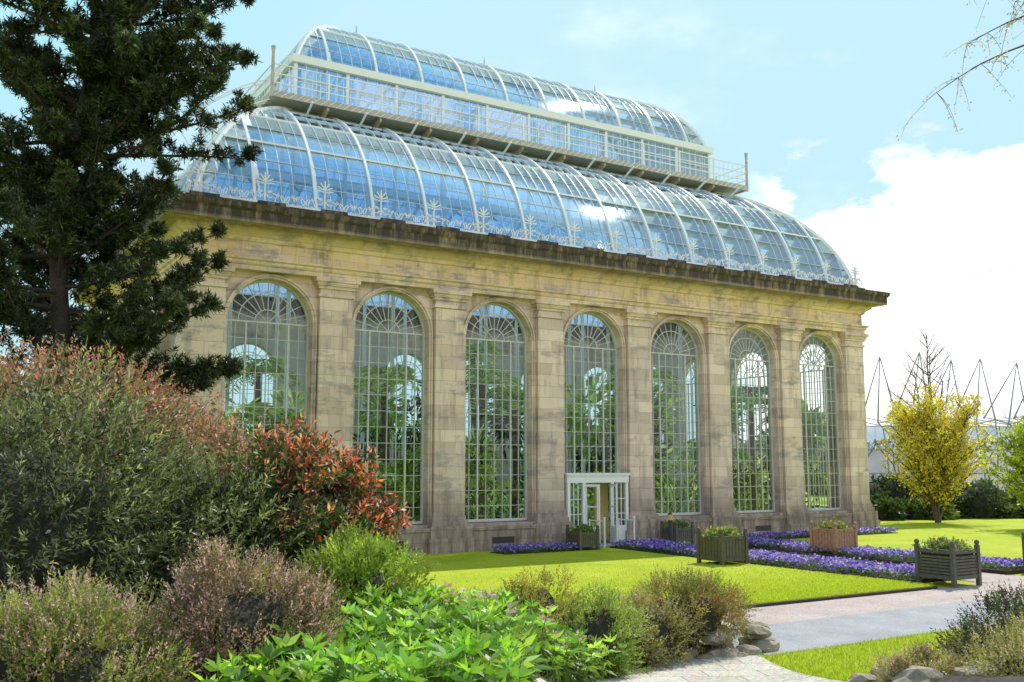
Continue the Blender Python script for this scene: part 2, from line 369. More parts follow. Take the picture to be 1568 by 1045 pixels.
# ------------------------------------------------------------------ palm house
PHs=empty('victorian_palm_house')
RECT=(-.6,30.0,0,17.4)
walls=[((-.6,0),(1,0),(0,1),30.6,7,4.2,True),((30,0),(0,1),(-1,0),17.4,4,4.05,False),((30,17.4),(-1,0),(0,-1),30.6,7,4.2,False),((-.6,17.4),(0,-1),(1,0),17.4,4,4.05,False)]
st=MB([]); wf=MB([]); wg=MB([])
HW=1.375; SP=7.5; SILL=1.0
NA=20
for (O,a,b,Ln,nb,bay,front) in walls:
    def T(u,v,z,O=O,a=a,b=b): return (O[0]+a[0]*u+b[0]*v,O[1]+a[1]*u+b[1]*v,z)
    def lbox(m_,u0,u1,v0,v1,z0,z1,mat): m_.box(u0,u1,v0,v1,z0,z1,mat,T)
    for k in range(nb):
        c=.6+bay*k
        if k==0:
            def pb(e,z0,z1): lbox(st,-e,1.2+e,-e,1.2+e,z0,z1,M_stone)
        else:
            def pb(e,z0,z1,c=c): lbox(st,c-.56-e,c+.56+e,-e,.3,z0,z1,M_stone)
        pb(.28,-.3,.55); pb(.22,.55,.95); pb(.13,.95,1.12); pb(.07,1.12,1.28); pb(.03,1.28,1.4)
        pb(0,1.4,8.42); pb(.06,8.42,8.52); pb(.0,8.52,8.68); pb(.07,8.68,8.78); pb(.13,8.78,8.9); pb(.2,8.9,9.048)
    for k in range(nb):
        c0=.6+bay*k; c1=c0+bay; uc=(c0+c1)/2
        door=front and k==3
        s0=.12 if door else SILL
        v0,v1=.22,.74
        def Q(p,q,r,s,mat=M_stone): st.quad(T(*p),T(*q),T(*r),T(*s),mat)
        for v,mat in ((v0,M_stone),(v1,M_inner)):
            Q((c0,v,-.2),(uc-HW,v,-.2),(uc-HW,v,9.06),(c0,v,9.06),mat); Q((uc+HW,v,-.2),(c1,v,-.2),(c1,v,9.06),(uc+HW,v,9.06),mat)
            Q((uc-HW,v,-.2),(uc+HW,v,-.2),(uc+HW,v,s0),(uc-HW,v,s0),mat)
            for i in range(NA):
                t0=math.pi*(1-i/NA); t1=math.pi*(1-(i+1)/NA)
                A=(uc+HW*math.cos(t0),v,SP+HW*math.sin(t0)); B=(uc+HW*math.cos(t1),v,SP+HW*math.sin(t1))
                Q(A,B,(B[0],v,9.06),(A[0],v,9.06),mat)
        outl=[(uc-HW,s0)]+[(uc+HW*math.cos(math.pi*(1-i/NA)),SP+HW*math.sin(math.pi*(1-i/NA))) for i in range(NA+1)]+[(uc+HW,s0)]
        for i in range(len(outl)-1):
            p,q=outl[i],outl[i+1]; Q((p[0],v0,p[1]),(q[0],v0,q[1]),(q[0],v1,q[1]),(p[0],v1,p[1]))
        Q((uc-HW,v0,s0),(uc+HW,v0,s0),(uc+HW,v1,s0),(uc-HW,v1,s0))
        def arcpts(r,s): return [(uc-r,s)]+[(uc+r*math.cos(math.pi*(1-i/NA)),SP+r*math.sin(math.pi*(1-i/NA))) for i in range(NA+1)]+[(uc+r,s)]
        for r0,r1,pr in ((HW+.004,HW+.07,.05),(HW+.07,HW+.135,.1)):
            A=arcpts(r0,s0 if not door else .95); B=arcpts(r1,s0 if not door else .95)
            for i in range(len(A)-1):
                a0,a1,b0,b1=A[i],A[i+1],B[i],B[i+1]
                pts=[T(a0[0],v0-pr,a0[1]),T(a1[0],v0-pr,a1[1]),T(b1[0],v0-pr,b1[1]),T(b0[0],v0-pr,b0[1]),T(a0[0],v0+.003,a0[1]),T(a1[0],v0+.003,a1[1]),T(b1[0],v0+.003,b1[1]),T(b0[0],v0+.003,b0[1])]
                st.hexa(pts,M_stone)
        if not door:
            u0=c0+(.55 if k else .6)+.02; u1=c1-.58 if k<nb-1 else c1-.6
            lbox(st,u0-.3,u1+.3,-.12,.2,-.3,.78,M_stone); lbox(st,u0-.3,u1+.3,-.17,.2,.78,.9,M_stone)
            lbox(st,uc-HW-.13,uc+HW+.13,.02,.6,.9,.998,M_stone)
            lbox(st,uc-.45,uc+.45,-.123,-.1,.3,.52,M_black)
        else:
            lbox(st,c0+.84,c1-.84,-.95,.7,-.2,.1,M_flag)
        vg=.56
        zb=s0+.02 if not door else 2.62
        wg.quad(T(uc-HW,vg,zb),T(uc+HW,vg,zb),T(uc+HW,vg,SP),T(uc-HW,vg,SP),M_winglass)
        for i in range(NA):
            t0=math.pi*(1-i/NA); t1=math.pi*(1-(i+1)/NA)
            A=(uc+HW*math.cos(t0),vg,SP+HW*math.sin(t0)); B=(uc+HW*math.cos(t1),vg,SP+HW*math.sin(t1))
            wg.quad(T(A[0],vg,SP),T(B[0],vg,SP),T(*B),T(*A),M_winglass)
        A=arcpts(HW-.065,zb); B=arcpts(HW-.002,zb)
        for i in range(len(A)-1):
            a0,a1,b0,b1=A[i],A[i+1],B[i],B[i+1]
            wf.hexa([T(a0[0],vg-.05,a0[1]),T(a1[0],vg-.05,a1[1]),T(b1[0],vg-.05,b1[1]),T(b0[0],vg-.05,b0[1]),T(a0[0],vg+.05,a0[1]),T(a1[0],vg+.05,a1[1]),T(b1[0],vg+.05,b1[1]),T(b0[0],vg+.05,b0[1])],M_muntin)
        lbox(wf,uc-HW+.065,uc+HW-.065,vg-.052,vg+.052,zb,zb+.09,M_muntin)
        lbox(wf,uc-HW+.065,uc+HW-.065,vg-.035,vg+.035,SP-.025,SP+.025,M_muntin)
        ncol=8
        for i in range(1,ncol):
            u=uc-HW+2*HW*i/ncol; w=.026 if i in(2,6) else .0105
            lbox(wf,u-w,u+w,vg-.03-(.01 if w>.02 else 0),vg+.03,zb+.09,SP-.025,M_muntin)
        z=zb+.55
        while z<SP-.2:
            lbox(wf,uc-HW+.065,uc+HW-.065,vg-.022,vg+.022,z-.010,z+.010,M_muntin); z+=.54
        for rr in (.42,.95):
            pts=[T(uc+rr*math.cos(math.pi*i/16),vg,SP+rr*math.sin(math.pi*i/16)) for i in range(17)]
            wf.sweep(pts,(b[0],b[1],0),.05,.028,M_muntin)
        for i in range(1,12):
            t=math.pi*i/12; r0=0 if i%3==0 else .42
            wf.sweep([T(uc+r0*math.cos(t),vg,SP+r0*math.sin(t)),T(uc+(HW-.07)*math.cos(t),vg,SP+(HW-.07)*math.sin(t))],(b[0],b[1],0),.045,.022,M_muntin)
        if door:
            lbox(wf,uc-HW-.05,uc+HW+.05,-.05,.62,2.35,2.62,M_white)
            lbox(wf,uc-HW-.09,uc+HW+.09,-.1,.62,2.62,2.7,M_white)
            for u in (-HW-.03,-.72,.6,HW-.09):
                lbox(wf,uc+u,uc+u+.12,-.03,.1,.1,2.35,M_white)
            for ua,ub in ((-HW+.09,-.72),(.72,HW-.09)):
                lbox(wf,uc+ua,uc+ub,0,.06,.1,.75,M_white)
                wg.quad(T(uc+ua,.03,.75),T(uc+ub,.03,.75),T(uc+ub,.03,2.35),T(uc+ua,.03,2.35),M_winglass)
                for j in (1,2):
                    u=uc+ua+(ub-ua)*j/3; lbox(wf,u-.015,u+.015,.01,.05,.75,2.35,M_white)
                for z in (1.2,1.75): lbox(wf,uc+ua,uc+ub,.012,.048,z-.012,z+.012,M_white)
            def leaf(ub,ang,wd=.62,sg=1):
                ca,sa=math.cos(ang)*sg,math.sin(ang)
                def TT(p,q,z): return T(ub+p*ca-q*sa*sg, .04+ -p*sa*1.0+q*ca*sg, z)
                for p0,p1,z0,z1 in ((0,.09,.12,2.3),(wd-.09,wd,.12,2.3),(.09,wd-.09,.12,.75),(.09,wd-.09,2.2,2.3),(.09,wd-.09,1.45,1.5)):
                    wf.box(p0,p1,-.02,.02,z0,z1,M_white,TT)
                wg.quad(TT(.09,0,.75),TT(wd-.09,0,.75),TT(wd-.09,0,2.2),TT(.09,0,2.2),M_winglass)
            leaf(uc-.6,1.1); leaf(uc+.6,1.3,sg=-1)
            lbox(st,uc-HW,uc-.75,1.2,1.3,.12,2.6,M_ywall); lbox(st,uc+.75,uc+HW,1.2,1.3,.12,2.6,M_ywall)
            lbox(st,uc-HW,uc+HW,.75,2.4,2.62,2.7,M_ywall)
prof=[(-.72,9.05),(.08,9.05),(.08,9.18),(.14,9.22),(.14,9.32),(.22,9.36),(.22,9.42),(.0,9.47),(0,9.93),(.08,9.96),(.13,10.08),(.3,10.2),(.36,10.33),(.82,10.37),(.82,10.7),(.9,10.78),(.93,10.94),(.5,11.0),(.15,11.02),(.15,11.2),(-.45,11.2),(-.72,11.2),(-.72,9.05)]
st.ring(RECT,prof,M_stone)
random.seed(3)
for i in range(15):
    x=-.2+i*2.1; st.box(x-.45,x+.45,-.19,-.1,11.03,11.27,M_stone)
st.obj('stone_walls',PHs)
wf.obj('window_frames',PHs); wg.obj('window_glass',PHs)
def arc(i0,z0,i1,z1,a0,a1,n):
    t=np.linspace(0,1,n+1); th=np.radians(a0+(a1-a0)*t)
    dx=np.cos(th); dz=np.sin(th); x=np.concatenate([[0],np.cumsum((dx[1:]+dx[:-1])/2)]); z=np.concatenate([[0],np.cumsum((dz[1:]+dz[:-1])/2)])
    x=x/x[-1]*(i1-i0)+i0; z=z/z[-1]*(z1-z0)+z0
    return list(zip(x,z))
LOW=arc(.2,11.3,4.62,16.2,80,20,16)
UP=arc(4.85,18.45,8.7,21.4,74,0,14)
ZR=21.4
rg=MB([]); rb=MB([])
rg.ring(RECT,[(-i,z) for i,z in LOW],M_roofglass)
rg.ring(RECT,[(-i,z) for i,z in UP],M_roofglass)
rg.ring(RECT,[(-4.8,16.35),(-4.8,18.2)],M_roofglass)
rg.obj('roof_glass',PHs,True)
x0,x1,y0,y1=RECT
def bars(prof,step,w,h,mat,skip=None):
    i0=prof[0][0]; I1=prof[-1][0]
    I=[p[0] for p in prof]; Zs=[p[1] for p in prof]
    def cut(mx):
        if mx>=I1-1e-6: return list(prof)
        if mx<=i0+.05: return None
        l=[p for p in prof if p[0]<mx]; l.append((mx,float(np.interp(mx,I,Zs)))); return l
    def face(Lx,place,side):
        n=int(round(Lx/step)); 
        for k in range(n+1):
            s=k*Lx/n; 
            if skip and k%skip==0: continue
            c=cut(min(s,Lx-s))
            if not c or len(c)<2: continue
            rb.sweep([place(s,i,z) for i,z in c],side,w,h,mat)
    face(x1-x0,lambda s,i,z:(x0+s,y0+i,z),(1,0,0)); face(x1-x0,lambda s,i,z:(x0+s,y1-i,z),(1,0,0))
    face(y1-y0,lambda s,i,z:(x0+i,y0+s,z),(0,1,0)); face(y1-y0,lambda s,i,z:(x1-i,y0+s,z),(0,1,0))
for pr in (LOW,UP):
    bars(pr,.42,.018,.035,M_roofbar,5)
    bars(pr,2.1,.09,.15,M_roofpaint)
    for sx,sy,d in ((x0,y0,(1,1)),(x1,y0,(-1,1)),(x1,y1,(-1,-1)),(x0,y1,(1,-1))):
        rb.sweep([(sx+d[0]*i,sy+d[1]*i,z+.01) for i,z in pr],(d[1],-d[0],0),.12,.16,M_roofpaint)
    for j in range(2,len(pr)-1,2):
        i,z=pr[j]; big=j in (6,10); w=.035 if big else .010
        rb.ring(RECT,[(-i-w,z-w),(-i+w,z-w),(-i+w,z+w),(-i-w,z+w)],M_roofpaint if big else M_roofbar,True)
for i,z,w,h in ((.2,11.25,.09,.09),(4.66,16.12,.1,.1)):
    rb.ring(RECT,[(-i-w,z-h),(-i+w,z-h),(-i+w,z+h),(-i-w,z+h)],M_roofpaint,True)
for q,(pl,ln) in enumerate(((lambda s,v:(x0+s,y0+v),x1-x0),(lambda s,v:(x0+s,y1-v),x1-x0),(lambda s,v:(x0+v,y0+s),y1-y0),(lambda s,v:(x1-v,y0+s),y1-y0))):
    n=int(round((ln-9.6)/.42))
    for k in range(n+1):
        if q>=2 and k in (0,n): continue
        s=4.8+(ln-9.6)*k/n; big=k%5==0 or k==n
        w=.06 if big else .012
        px,py=pl(s,4.8); rb.box(px-w,px+w,py-w,py+w,16.39,18.19,M_roofpaint)
for z in (16.9,17.5):
    rb.ring(RECT,[(-4.78,z-.015),(-4.82,z-.015),(-4.82,z+.015),(-4.78,z+.015)],M_roofpaint,True)
rb.ring(RECT,[(-4.62,18.2),(-4.62,18.5),(-4.9,18.52),(-4.9,18.2)],M_white,True)
rb.box(8.0,21.4,8.62,8.78,ZR-.02,ZR+.12,M_roofpaint)
for x in (8.2,14.7,21.2):
    rb.tube([(x,8.7,ZR+.1),(x,8.7,ZR+.5),(x,8.7,ZR+.85)],[.06,.045,.01],M_grey,6)
x=8.4
while x<21.3:
    rb.box(x-.012,x+.012,8.69,8.71,ZR+.12,ZR+.3,M_grey); x+=.3
rb.obj('roof_ribs_and_glazing_bars',PHs)
# balcony
ba=MB([])
ba.ring(RECT,[(-3.57,16.28),(-3.57,16.36),(-4.74,16.37),(-4.74,16.27)],M_grey,True)
ba.ring(RECT,[(-3.5,16.22),(-3.5,16.46),(-3.56,16.46),(-3.56,16.22)],M_grey,True)
bx0,bx1,by0,by1=x0+3.53,x1-3.53,y0+3.53,y1-3.53
for (p,q) in [((bx0,by0),(bx1,by0)),((bx1,by0),(bx1,by1)),((bx1,by1),(bx0,by1)),((bx0,by1),(bx0,by0))]:
    L_=math.dist(p,q); d=((q[0]-p[0])/L_,(q[1]-p[1])/L_); inw=(-d[1],d[0])
    n=int(round(L_/2.05))
    for k in range(n):
        s=L_*k/n; x,y=p[0]+d[0]*s,p[1]+d[1]*s
        ba.box(x-.03,x+.03,y-.03,y+.03,16.465,17.5,M_roofpaint)
        a=(x+inw[0]*.05,y+inw[1]*.05); e=(x+inw[0]*1.0,y+inw[1]*1.0)
        if 0<k<n:
            ba.sweep([(a[0],a[1],16.2),(e[0],e[1],15.95)],(d[0],d[1],0),.1,.2,M_rust)
            ba.sweep([(a[0],a[1],16.1),((a[0]*.6+e[0]*.4),(a[1]*.6+e[1]*.4),15.95),(e[0],e[1],15.6)],(d[0],d[1],0),.07,.08,M_rust)
    n=int(L_/.3)
    for k in range(n):
        s=L_*k/n; x,y=p[0]+d[0]*s,p[1]+d[1]*s
        ba.box(x-.008,x+.008,y-.008,y+.008,16.4,17.4,M_roofpaint)
        ba.sweep([(x,y,16.22),(x+d[0]*.3,y+d[1]*.3,16.46)],(inw[0],inw[1],0),.09,.02,M_roofpaint)
for z in (16.75,17.1,17.46):
    ba.ring(RECT,[(-3.51,z-.018),(-3.55,z-.018),(-3.55,z+.018),(-3.51,z+.018)],M_roofpaint,True)
for cx_,cy_ in ((bx0,by0),(bx1,by0),(bx1,by1),(bx0,by1)):
    ba.tube([(cx_,cy_,16.2),(cx_,cy_,17.9),(cx_,cy_,18.1)],[.07,.06,.09],M_grey,8)
ba.obj('balcony',PHs)
la=MB([])
for yy in (2.3,):
    for dx in (-.22,.22):
        la.sweep([(x0+i-.35,yy+1.8+dx,z+.3) for i,z in LOW],(0,1,0),.05,.05,M_roofpaint)
        la.sweep([(x0+i-.75,yy+1.8+dx,z+.9) for i,z in LOW],(0,1,0),.035,.035,M_roofpaint)
    for i,z in arc(.2,11.3,4.62,16.2,80,20,26):
        la.sweep([(x0+i-.35,yy+1.58,z+.3),(x0+i-.35,yy+2.02,z+.3)],(1,0,0),.03,.03,M_roofpaint)
    for i,z in LOW[::3]:
        la.sweep([(x0+i-.35,yy+1.58,z+.3),(x0+i-.75,yy+1.58,z+.9)],(0,1,0),.03,.03,M_roofpaint)
for dy in (-.25,.25):
    la.sweep([(x0+3.6,5.4+dy,16.4),(x0+4.7,5.4+dy,18.6)],(0,1,0),.05,.05,M_roofpaint)
la.obj('roof_ladders',PHs)
# cresting
cr=MB([])
def orn(T,s,big):
    h=1.15 if big else .55
    def P(u,z): return T(s+u,z)
    sd=T.side; M=M_roofpaint
    if big:
        cr.sweep([P(0,11.2),P(0,11.2+h*.8)],sd,.045,.045,M)
        for k in range(-3,4):
            a=k*.42; l=.42-.04*abs(k)
            c=.62
            cr.sweep([P(0,11.2+c),P(.5*l*math.sin(a)-.05*k,11.2+c+.55*l*math.cos(a)),P(l*math.sin(a),11.2+c+l*math.cos(a)*1.05)],sd,.03,.034,M)
        for sg in (-1,1):
            pts=[P(sg*(.05+.26*t-.1*math.sin(t*6)),11.22+.35*abs(math.sin(t*3.1))+.1*t) for t in np.linspace(0,1,9)]
            cr.sweep(pts,sd,.03,.03,M)
            pts=[P(sg*(.17+.11*math.cos(t)),11.55+.11*math.sin(t)) for t in np.linspace(0,5.5,9)]
            cr.sweep(pts,sd,.03,.03,M)
    else:
        for sg in (-1,1):
            pts=[P(sg*(.16+.14*math.cos(t)),11.42+.14*math.sin(t)) for t in np.linspace(0,5.6,9)]
            cr.sweep(pts,sd,.03,.03,M)
            pts=[P(sg*(.05+.3*t),11.22+.38*math.sin(t*2.6)) for t in np.linspace(0,1,6)]
            cr.sweep(pts,sd,.03,.03,M)
for (O,a,b,Ln,nb,bay,front) in walls:
    def T(u,z,O=O,a=a,b=b): return (O[0]+a[0]*u-b[0]*.02,O[1]+a[1]*u-b[1]*.02,z)
    T.side=(b[0],b[1],0)
    n=int(round(Ln/2.1))
    for k in range(n):
        s=.3+k*(Ln-.6)/n
        orn(T,s,True)
        for q in (.7,1.4): orn(T,s+q*(Ln-.6)/n/2.1,False)
    orn(T,Ln-.3,True)
    cr.sweep([T(0,11.23),T(Ln,11.23)],T.side,.04,.03,M_roofpaint)
cr.obj('roof_cresting',PHs)
# interior
it=MB([])
it.box(-.2,29.6,.76,16.6,-.05,.1,M_floor)
for k in range(0,11):
    x=x0+4.8+k*2.1
    for y in (4.8,12.6):
        it.tube([(x,y,.1),(x,y,8),(x,y,16.3)],[.1,.08,.08],M_roofpaint,8)
        it.sweep([(x,y,14.6),(x,y+(-1.2 if y<8 else 1.2),15.6),(x,y+(-2 if y<8 else 2),16)],(1,0,0),.05,.08,M_roofpaint)
    it.sweep([(x,4.9,18.3),(x,12.5,18.3)],(1,0,0),.05,.1,M_roofpaint)
for y in (4.8,12.6):
    it.sweep([(x0+4.8,y,11.4),(x1-4.8,y,11.4)],(0,1,0),.1,.2,M_roofpaint)
    it.sweep([(x0+4.8,y,16.1),(x1-4.8,y,16.1)],(0,1,0),.15,.3,M_roofpaint)
it.obj('interior_ironwork',PHs)
GREENS=[(.16,.30,.05),(.24,.42,.06),(.36,.52,.08),(.035,.07,.02),(.05,.09,.025),(.5,.6,.22)]
lc=LC()
for k in range(46):
    px_,py_=rng.uniform(1.2,28.8),rng.uniform(1.4,15.8)**1.0; h=rng.uniform(.8,5.6) ; r=rng.uniform(.6,1.3)
    if k%2==0: py_=rng.uniform(1.8,4)
    if 13.3<px_<16 and py_<4.5: continue
    n=240; off=rdir(n)*rng.uniform(.3,1,(n,1))*np.array([r,r,r*1.2])
    P=np.array([px_,py_,h])+off; P[:,2]=np.maximum(P[:,2],.15)
    big=rng.random()<.4
    lc.add(P,nrm(off)+rdir(n)*.6+np.array([0,0,-.2]),rng.uniform(.25,.65,n)*(1.5 if big else 1),rng.uniform(.08,.2,n)*(1.5 if big else 1),np.array(GREENS[rng.integers(6)])*rng.uniform(.5,1.7,(n,1)))
n=6500; P=np.stack([rng.uniform(1,28.8,n),rng.uniform(1,16,n),rng.uniform(.1,2.1,n)**1.0],1)
P=P[~((P[:,0]>13.4)&(P[:,0]<16)&(P[:,1]<5))]; n=len(P)
lc.add(P,rdir(n)+np.array([0,0,.8]),rng.uniform(.25,.65,n),rng.uniform(.06,.16,n),np.array(GREENS)[rng.integers(0,6,n)]*rng.uniform(.6,1.7,(n,1)))
lc.obj('interior_shrubs',M_leaf,PHs)
tr=MB([])
def palm(lc,tr,x,y,h,nf,fl_,col):
    tr.tube([(x,y,.1),(x+.1,y,h*.5),(x,y,h)],[.2,.15,.13],M_bark,8)
    for k in range(nf):
        a=2*math.pi*k/nf+random.uniform(-.2,.2); e=random.uniform(.1,1.2); n=22
        t=np.linspace(0,1,n); rr=fl_*np.cos(e)*t*(1-.1*t); zz=h+fl_*(math.sin(e)*t-.75*t*t)
        Pm=np.stack([x+rr*math.cos(a),y+rr*math.sin(a),zz],1)
        tr.tube([tuple(Pm[0]),tuple(Pm[n//2]),tuple(Pm[-1])],[.03,.02,.006],M_bark,4)
        sd=np.array([-math.sin(a),math.cos(a),0])
        for sg in (-1,1):
            D=sd*sg+np.array([math.cos(a),math.sin(a),0])*.5+np.array([0,0,-.35]); 
            lc.add(Pm,np.tile(D,(n,1))+rng.normal(0,.08,(n,3)),(.75*np.sin(np.pi*(t*.85+.12)))+.1,.08,np.array(col)*rng.uniform(.6,1.5,(n,1)))
lc=LC()
for (x,y,h) in ((3,3,4.5),(7.2,2.8,6.0),(9.5,2.4,3.2),(11.5,3.2,6.2),(18.5,2.8,5),(20,4,7),(22.6,2.4,3.6),(25.5,2.8,6),(27.6,2.3,3),(5,11,7),(16,12,8.5),(13,3.2,5.5),(6,2.4,2.6),(28.5,3,5)):
    palm(lc,tr,x,y,h,13,2.4,(.34,.48,.09))
lc.obj('interior_palm_fronds',M_leaf,PHs); tr.obj('interior_palm_trunks',PHs)
# ------------------------------------------------------------------ trees
def branch_pts(p,d,L,n,curve,jitter=.06):
    pts=[Vector(p)]; d=Vector(d).normalized()
    for i in range(n):
        d=(d+Vector(curve)*(1.0/n)+Vector([random.uniform(-jitter,jitter) for _ in range(3)])).normalized()
        pts.append(pts[-1]+d*(L/n))
    return pts
def pine(name,r,f,H,specs):
    bx,by=W(r,f); e=empty(name); mb=MB([]); lc=LC()
    z0=float(zg(bx,by))
    tp=[Vector((bx+.25*math.sin(i*.9),by+.2*math.cos(i*1.1),z0-.2+H*i/12)) for i in range(13)]
    mb.tube(tp,[.24*(1-i/13.5)+.03 for i in range(13)],M_pbark,12)
    TP=[];TD=[];TB=[]
    for (z,az,L,el) in specs:
        k=min(11.99,(z-z0)/H*12); i=int(k); p=tp[i].lerp(tp[i+1],k-i)
        d=(math.cos(az)*math.cos(el),math.sin(az)*math.cos(el),math.sin(el))
        n=7; pts=branch_pts(p,d,L,n,(0,0,random.uniform(.2,.9)),.16)
        mb.tube(pts,[.05*(L/4)*(1-i/(n+.6))+.01 for i in range(n+1)],M_pbark,6)
        br=random.uniform(.55,1.4)
        for j in range(2,n+1):
            for q in range(3 if j<n else 5):
                base=pts[j]; dirb=(pts[j]-pts[j-1]).normalized()
                td=(dirb*random.uniform(.2,.9)+Vector((random.uniform(-1,1),random.uniform(-1,1),random.uniform(-.5,1.0)))).normalized()
                tl=random.uniform(.3,.75)*(L/4)**.5*(1.1-j/(n+3))
                tw=branch_pts(base,td,tl,3,(0,0,.6),.2)
                mb.tube(tw,[.016,.012,.008,.004],M_pbark,3)
                bb=br*random.uniform(.7,1.35)
                for s in np.linspace(.3,1,4):
                    ii=min(2,int(s*3)); pp=tw[ii].lerp(tw[ii+1],s*3-ii)
                    for w in range(2):
                        TP.append(tuple(pp+Vector([random.uniform(-.1,.1) for _ in range(3)]))); TD.append(tuple((td+Vector([random.uniform(-.9,.9),random.uniform(-.9,.9),random.uniform(0,1.2)])).normalized())); TB.append(bb*random.uniform(.8,1.2))
    TP=np.array(TP);TD=np.array(TD);TB=np.array(TB); nn=13
    idx=np.repeat(np.arange(len(TP)),nn); n=len(idx)
    D=nrm(TD[idx]*.6+rdir(n)); 
    pal=np.array([(.03,.05,.018),(.045,.07,.022),(.085,.11,.035),(.022,.038,.015),(.05,.058,.033)])
    C=pal[rng.integers(0,5,len(TP))][idx]*TB[idx][:,None]*rng.uniform(.7,1.4,(n,1))
    lc.add(TP[idx]+TD[idx]*rng.uniform(0,.10,(n,1)),D,rng.uniform(.12,.20,n),.032,C)
    mb.obj('trunk_and_branches',e,True); lc.obj('needles',M_needle,e)
    return e
random.seed(11)
specs=[]
azR=math.atan2(Rv[1],Rv[0])
for i in range(165):
    z=4.4+ (i/165)*13.2+random.uniform(-.4,.4)
    L=random.uniform(.4,1.0)*(3.8 if z<13 else 3.8-(z-13)*.40)
    az=random.uniform(0,6.283)
    if 8.0<z<9.8 and math.cos(az-azR)>0: L*=.6
    if math.cos(az-azR)<-.3: L*=1.2
    specs.append((z,az,L,random.uniform(-.3,.5)))
for z,L,da,el in ((10.8,3.9,.1,.0),(11.1,3.8,-.15,.02),(10.4,3.9,.3,-.05),(10.1,3.8,.0,-.05),(11.5,3.4,0,.1),(6.0,3.6,.0,-.2),(6.6,3.6,.3,-.15),(5.2,3.5,.1,-.1),(5.6,3.4,-.3,-.15),(4.9,3.4,.4,-.15),(7.2,3.0,-.2,-.1),(13.5,3.5,.1,.15),(12.6,3.1,-.2,.1),(14.3,3.4,.2,.1),(15,3.2,-.1,.1),(8.4,2.2,.1,0)):
    specs.append((z,azR+da,L,el))
pine('pine_tree',-10.1,22,18.5,specs)
def broadleaf(name,r,f,H,crown_c,crown_r,nbr,leafn,ll,lw,cols,trunk=.15,forks=3,up=.6,mat=None,bark=None,bright=(.6,1.4),lean=.15,cone=False):
    bx,by=W(r,f); z0=float(zg(bx,by)); e=empty(name); mb=MB([]); bark=bark or M_bark
    ends=[]
    for s in range(forks):
        a=6.283*s/forks+random.random()
        hh=random.uniform(.70,.88) if s else 1.0
        ln=lean if s else 0
        top=Vector((bx+ln*H*math.cos(a)*.5,by+ln*H*math.sin(a)*.5,z0+H*hh))
        tp=[Vector((bx,by,z0-.1)).lerp(top,i/6)+Vector((random.uniform(-.08,.08),random.uniform(-.08,.08),0)) for i in range(7)]
        mb.tube(tp,[trunk/forks**.4*(1-i/7.5)+.012 for i in range(7)],bark,8)
        for b_ in range(nbr//forks):
            k=random.uniform(.9,5.9); i=int(k); p=tp[i].lerp(tp[i+1],k-i); az=random.uniform(0,6.283)
            L=crown_r*random.uniform(.5,1.15)*((1.2-.16*k) if cone else (1.15-abs(k-2.4)/5))
            pts=branch_pts(p,(math.cos(az),math.sin(az),up),L,5,(0,0,.3),.12)
            mb.tube(pts,[.03*trunk/.15*(1-q/5.5)+.006 for q in range(6)],bark,5)
            for q in range(1,6):
                for w in range(2):
                    td=Vector((random.uniform(-1,1),random.uniform(-1,1),random.uniform(-.2,.9))).normalized()
                    tl=crown_r*.16; e2=pts[q]+td*tl
                    mb.tube([pts[q],e2],[.008*trunk/.15+.002,.003],bark,3)
                    ends.append((pts[q].lerp(e2,.6),random.uniform(*bright)))
    if leafn>0:
        C0=np.array([tuple(p) for p,_ in ends]); B=np.array([b for _,b in ends]); 
        idx=rng.integers(0,len(ends),leafn); off=rdir(leafn)*rng.uniform(0,1,(leafn,1))**.6*crown_r*.08
        lc=LC(); lc.add(C0[idx]+off,rdir(leafn)+np.array([0,0,.2]),ll*rng.uniform(.7,1.3,leafn),lw,np.array(cols)[rng.integers(0,len(cols),leafn)]*B[idx][:,None]*rng.uniform(.75,1.25,(leafn,1)))
        lc.obj('leaves',mat or M_leaf,e)
    mb.obj('trunk_and_branches',e,True); return e
YEL=[(.70,.56,.05),(.80,.66,.08),(.60,.50,.06),(.84,.72,.14)]
broadleaf('golden_leaved_tree',22.6,52.7,7.3,4,3.4,230,20000,.15,.085,YEL,.13,9,.6,bright=(.7,1.2),lean=.5,cone=True)
broadleaf('golden_leaved_tree',24.6,46,5.4,3,2.4,100,10000,.16,.10,[(.40,.46,.05),(.5,.54,.06),(.3,.38,.04)],.12,5,.7,lean=.5)
broadleaf('bare_tree',29,68,12.0,6,4,110,300,.1,.06,[(.2,.16,.12)],.14,4,.9)
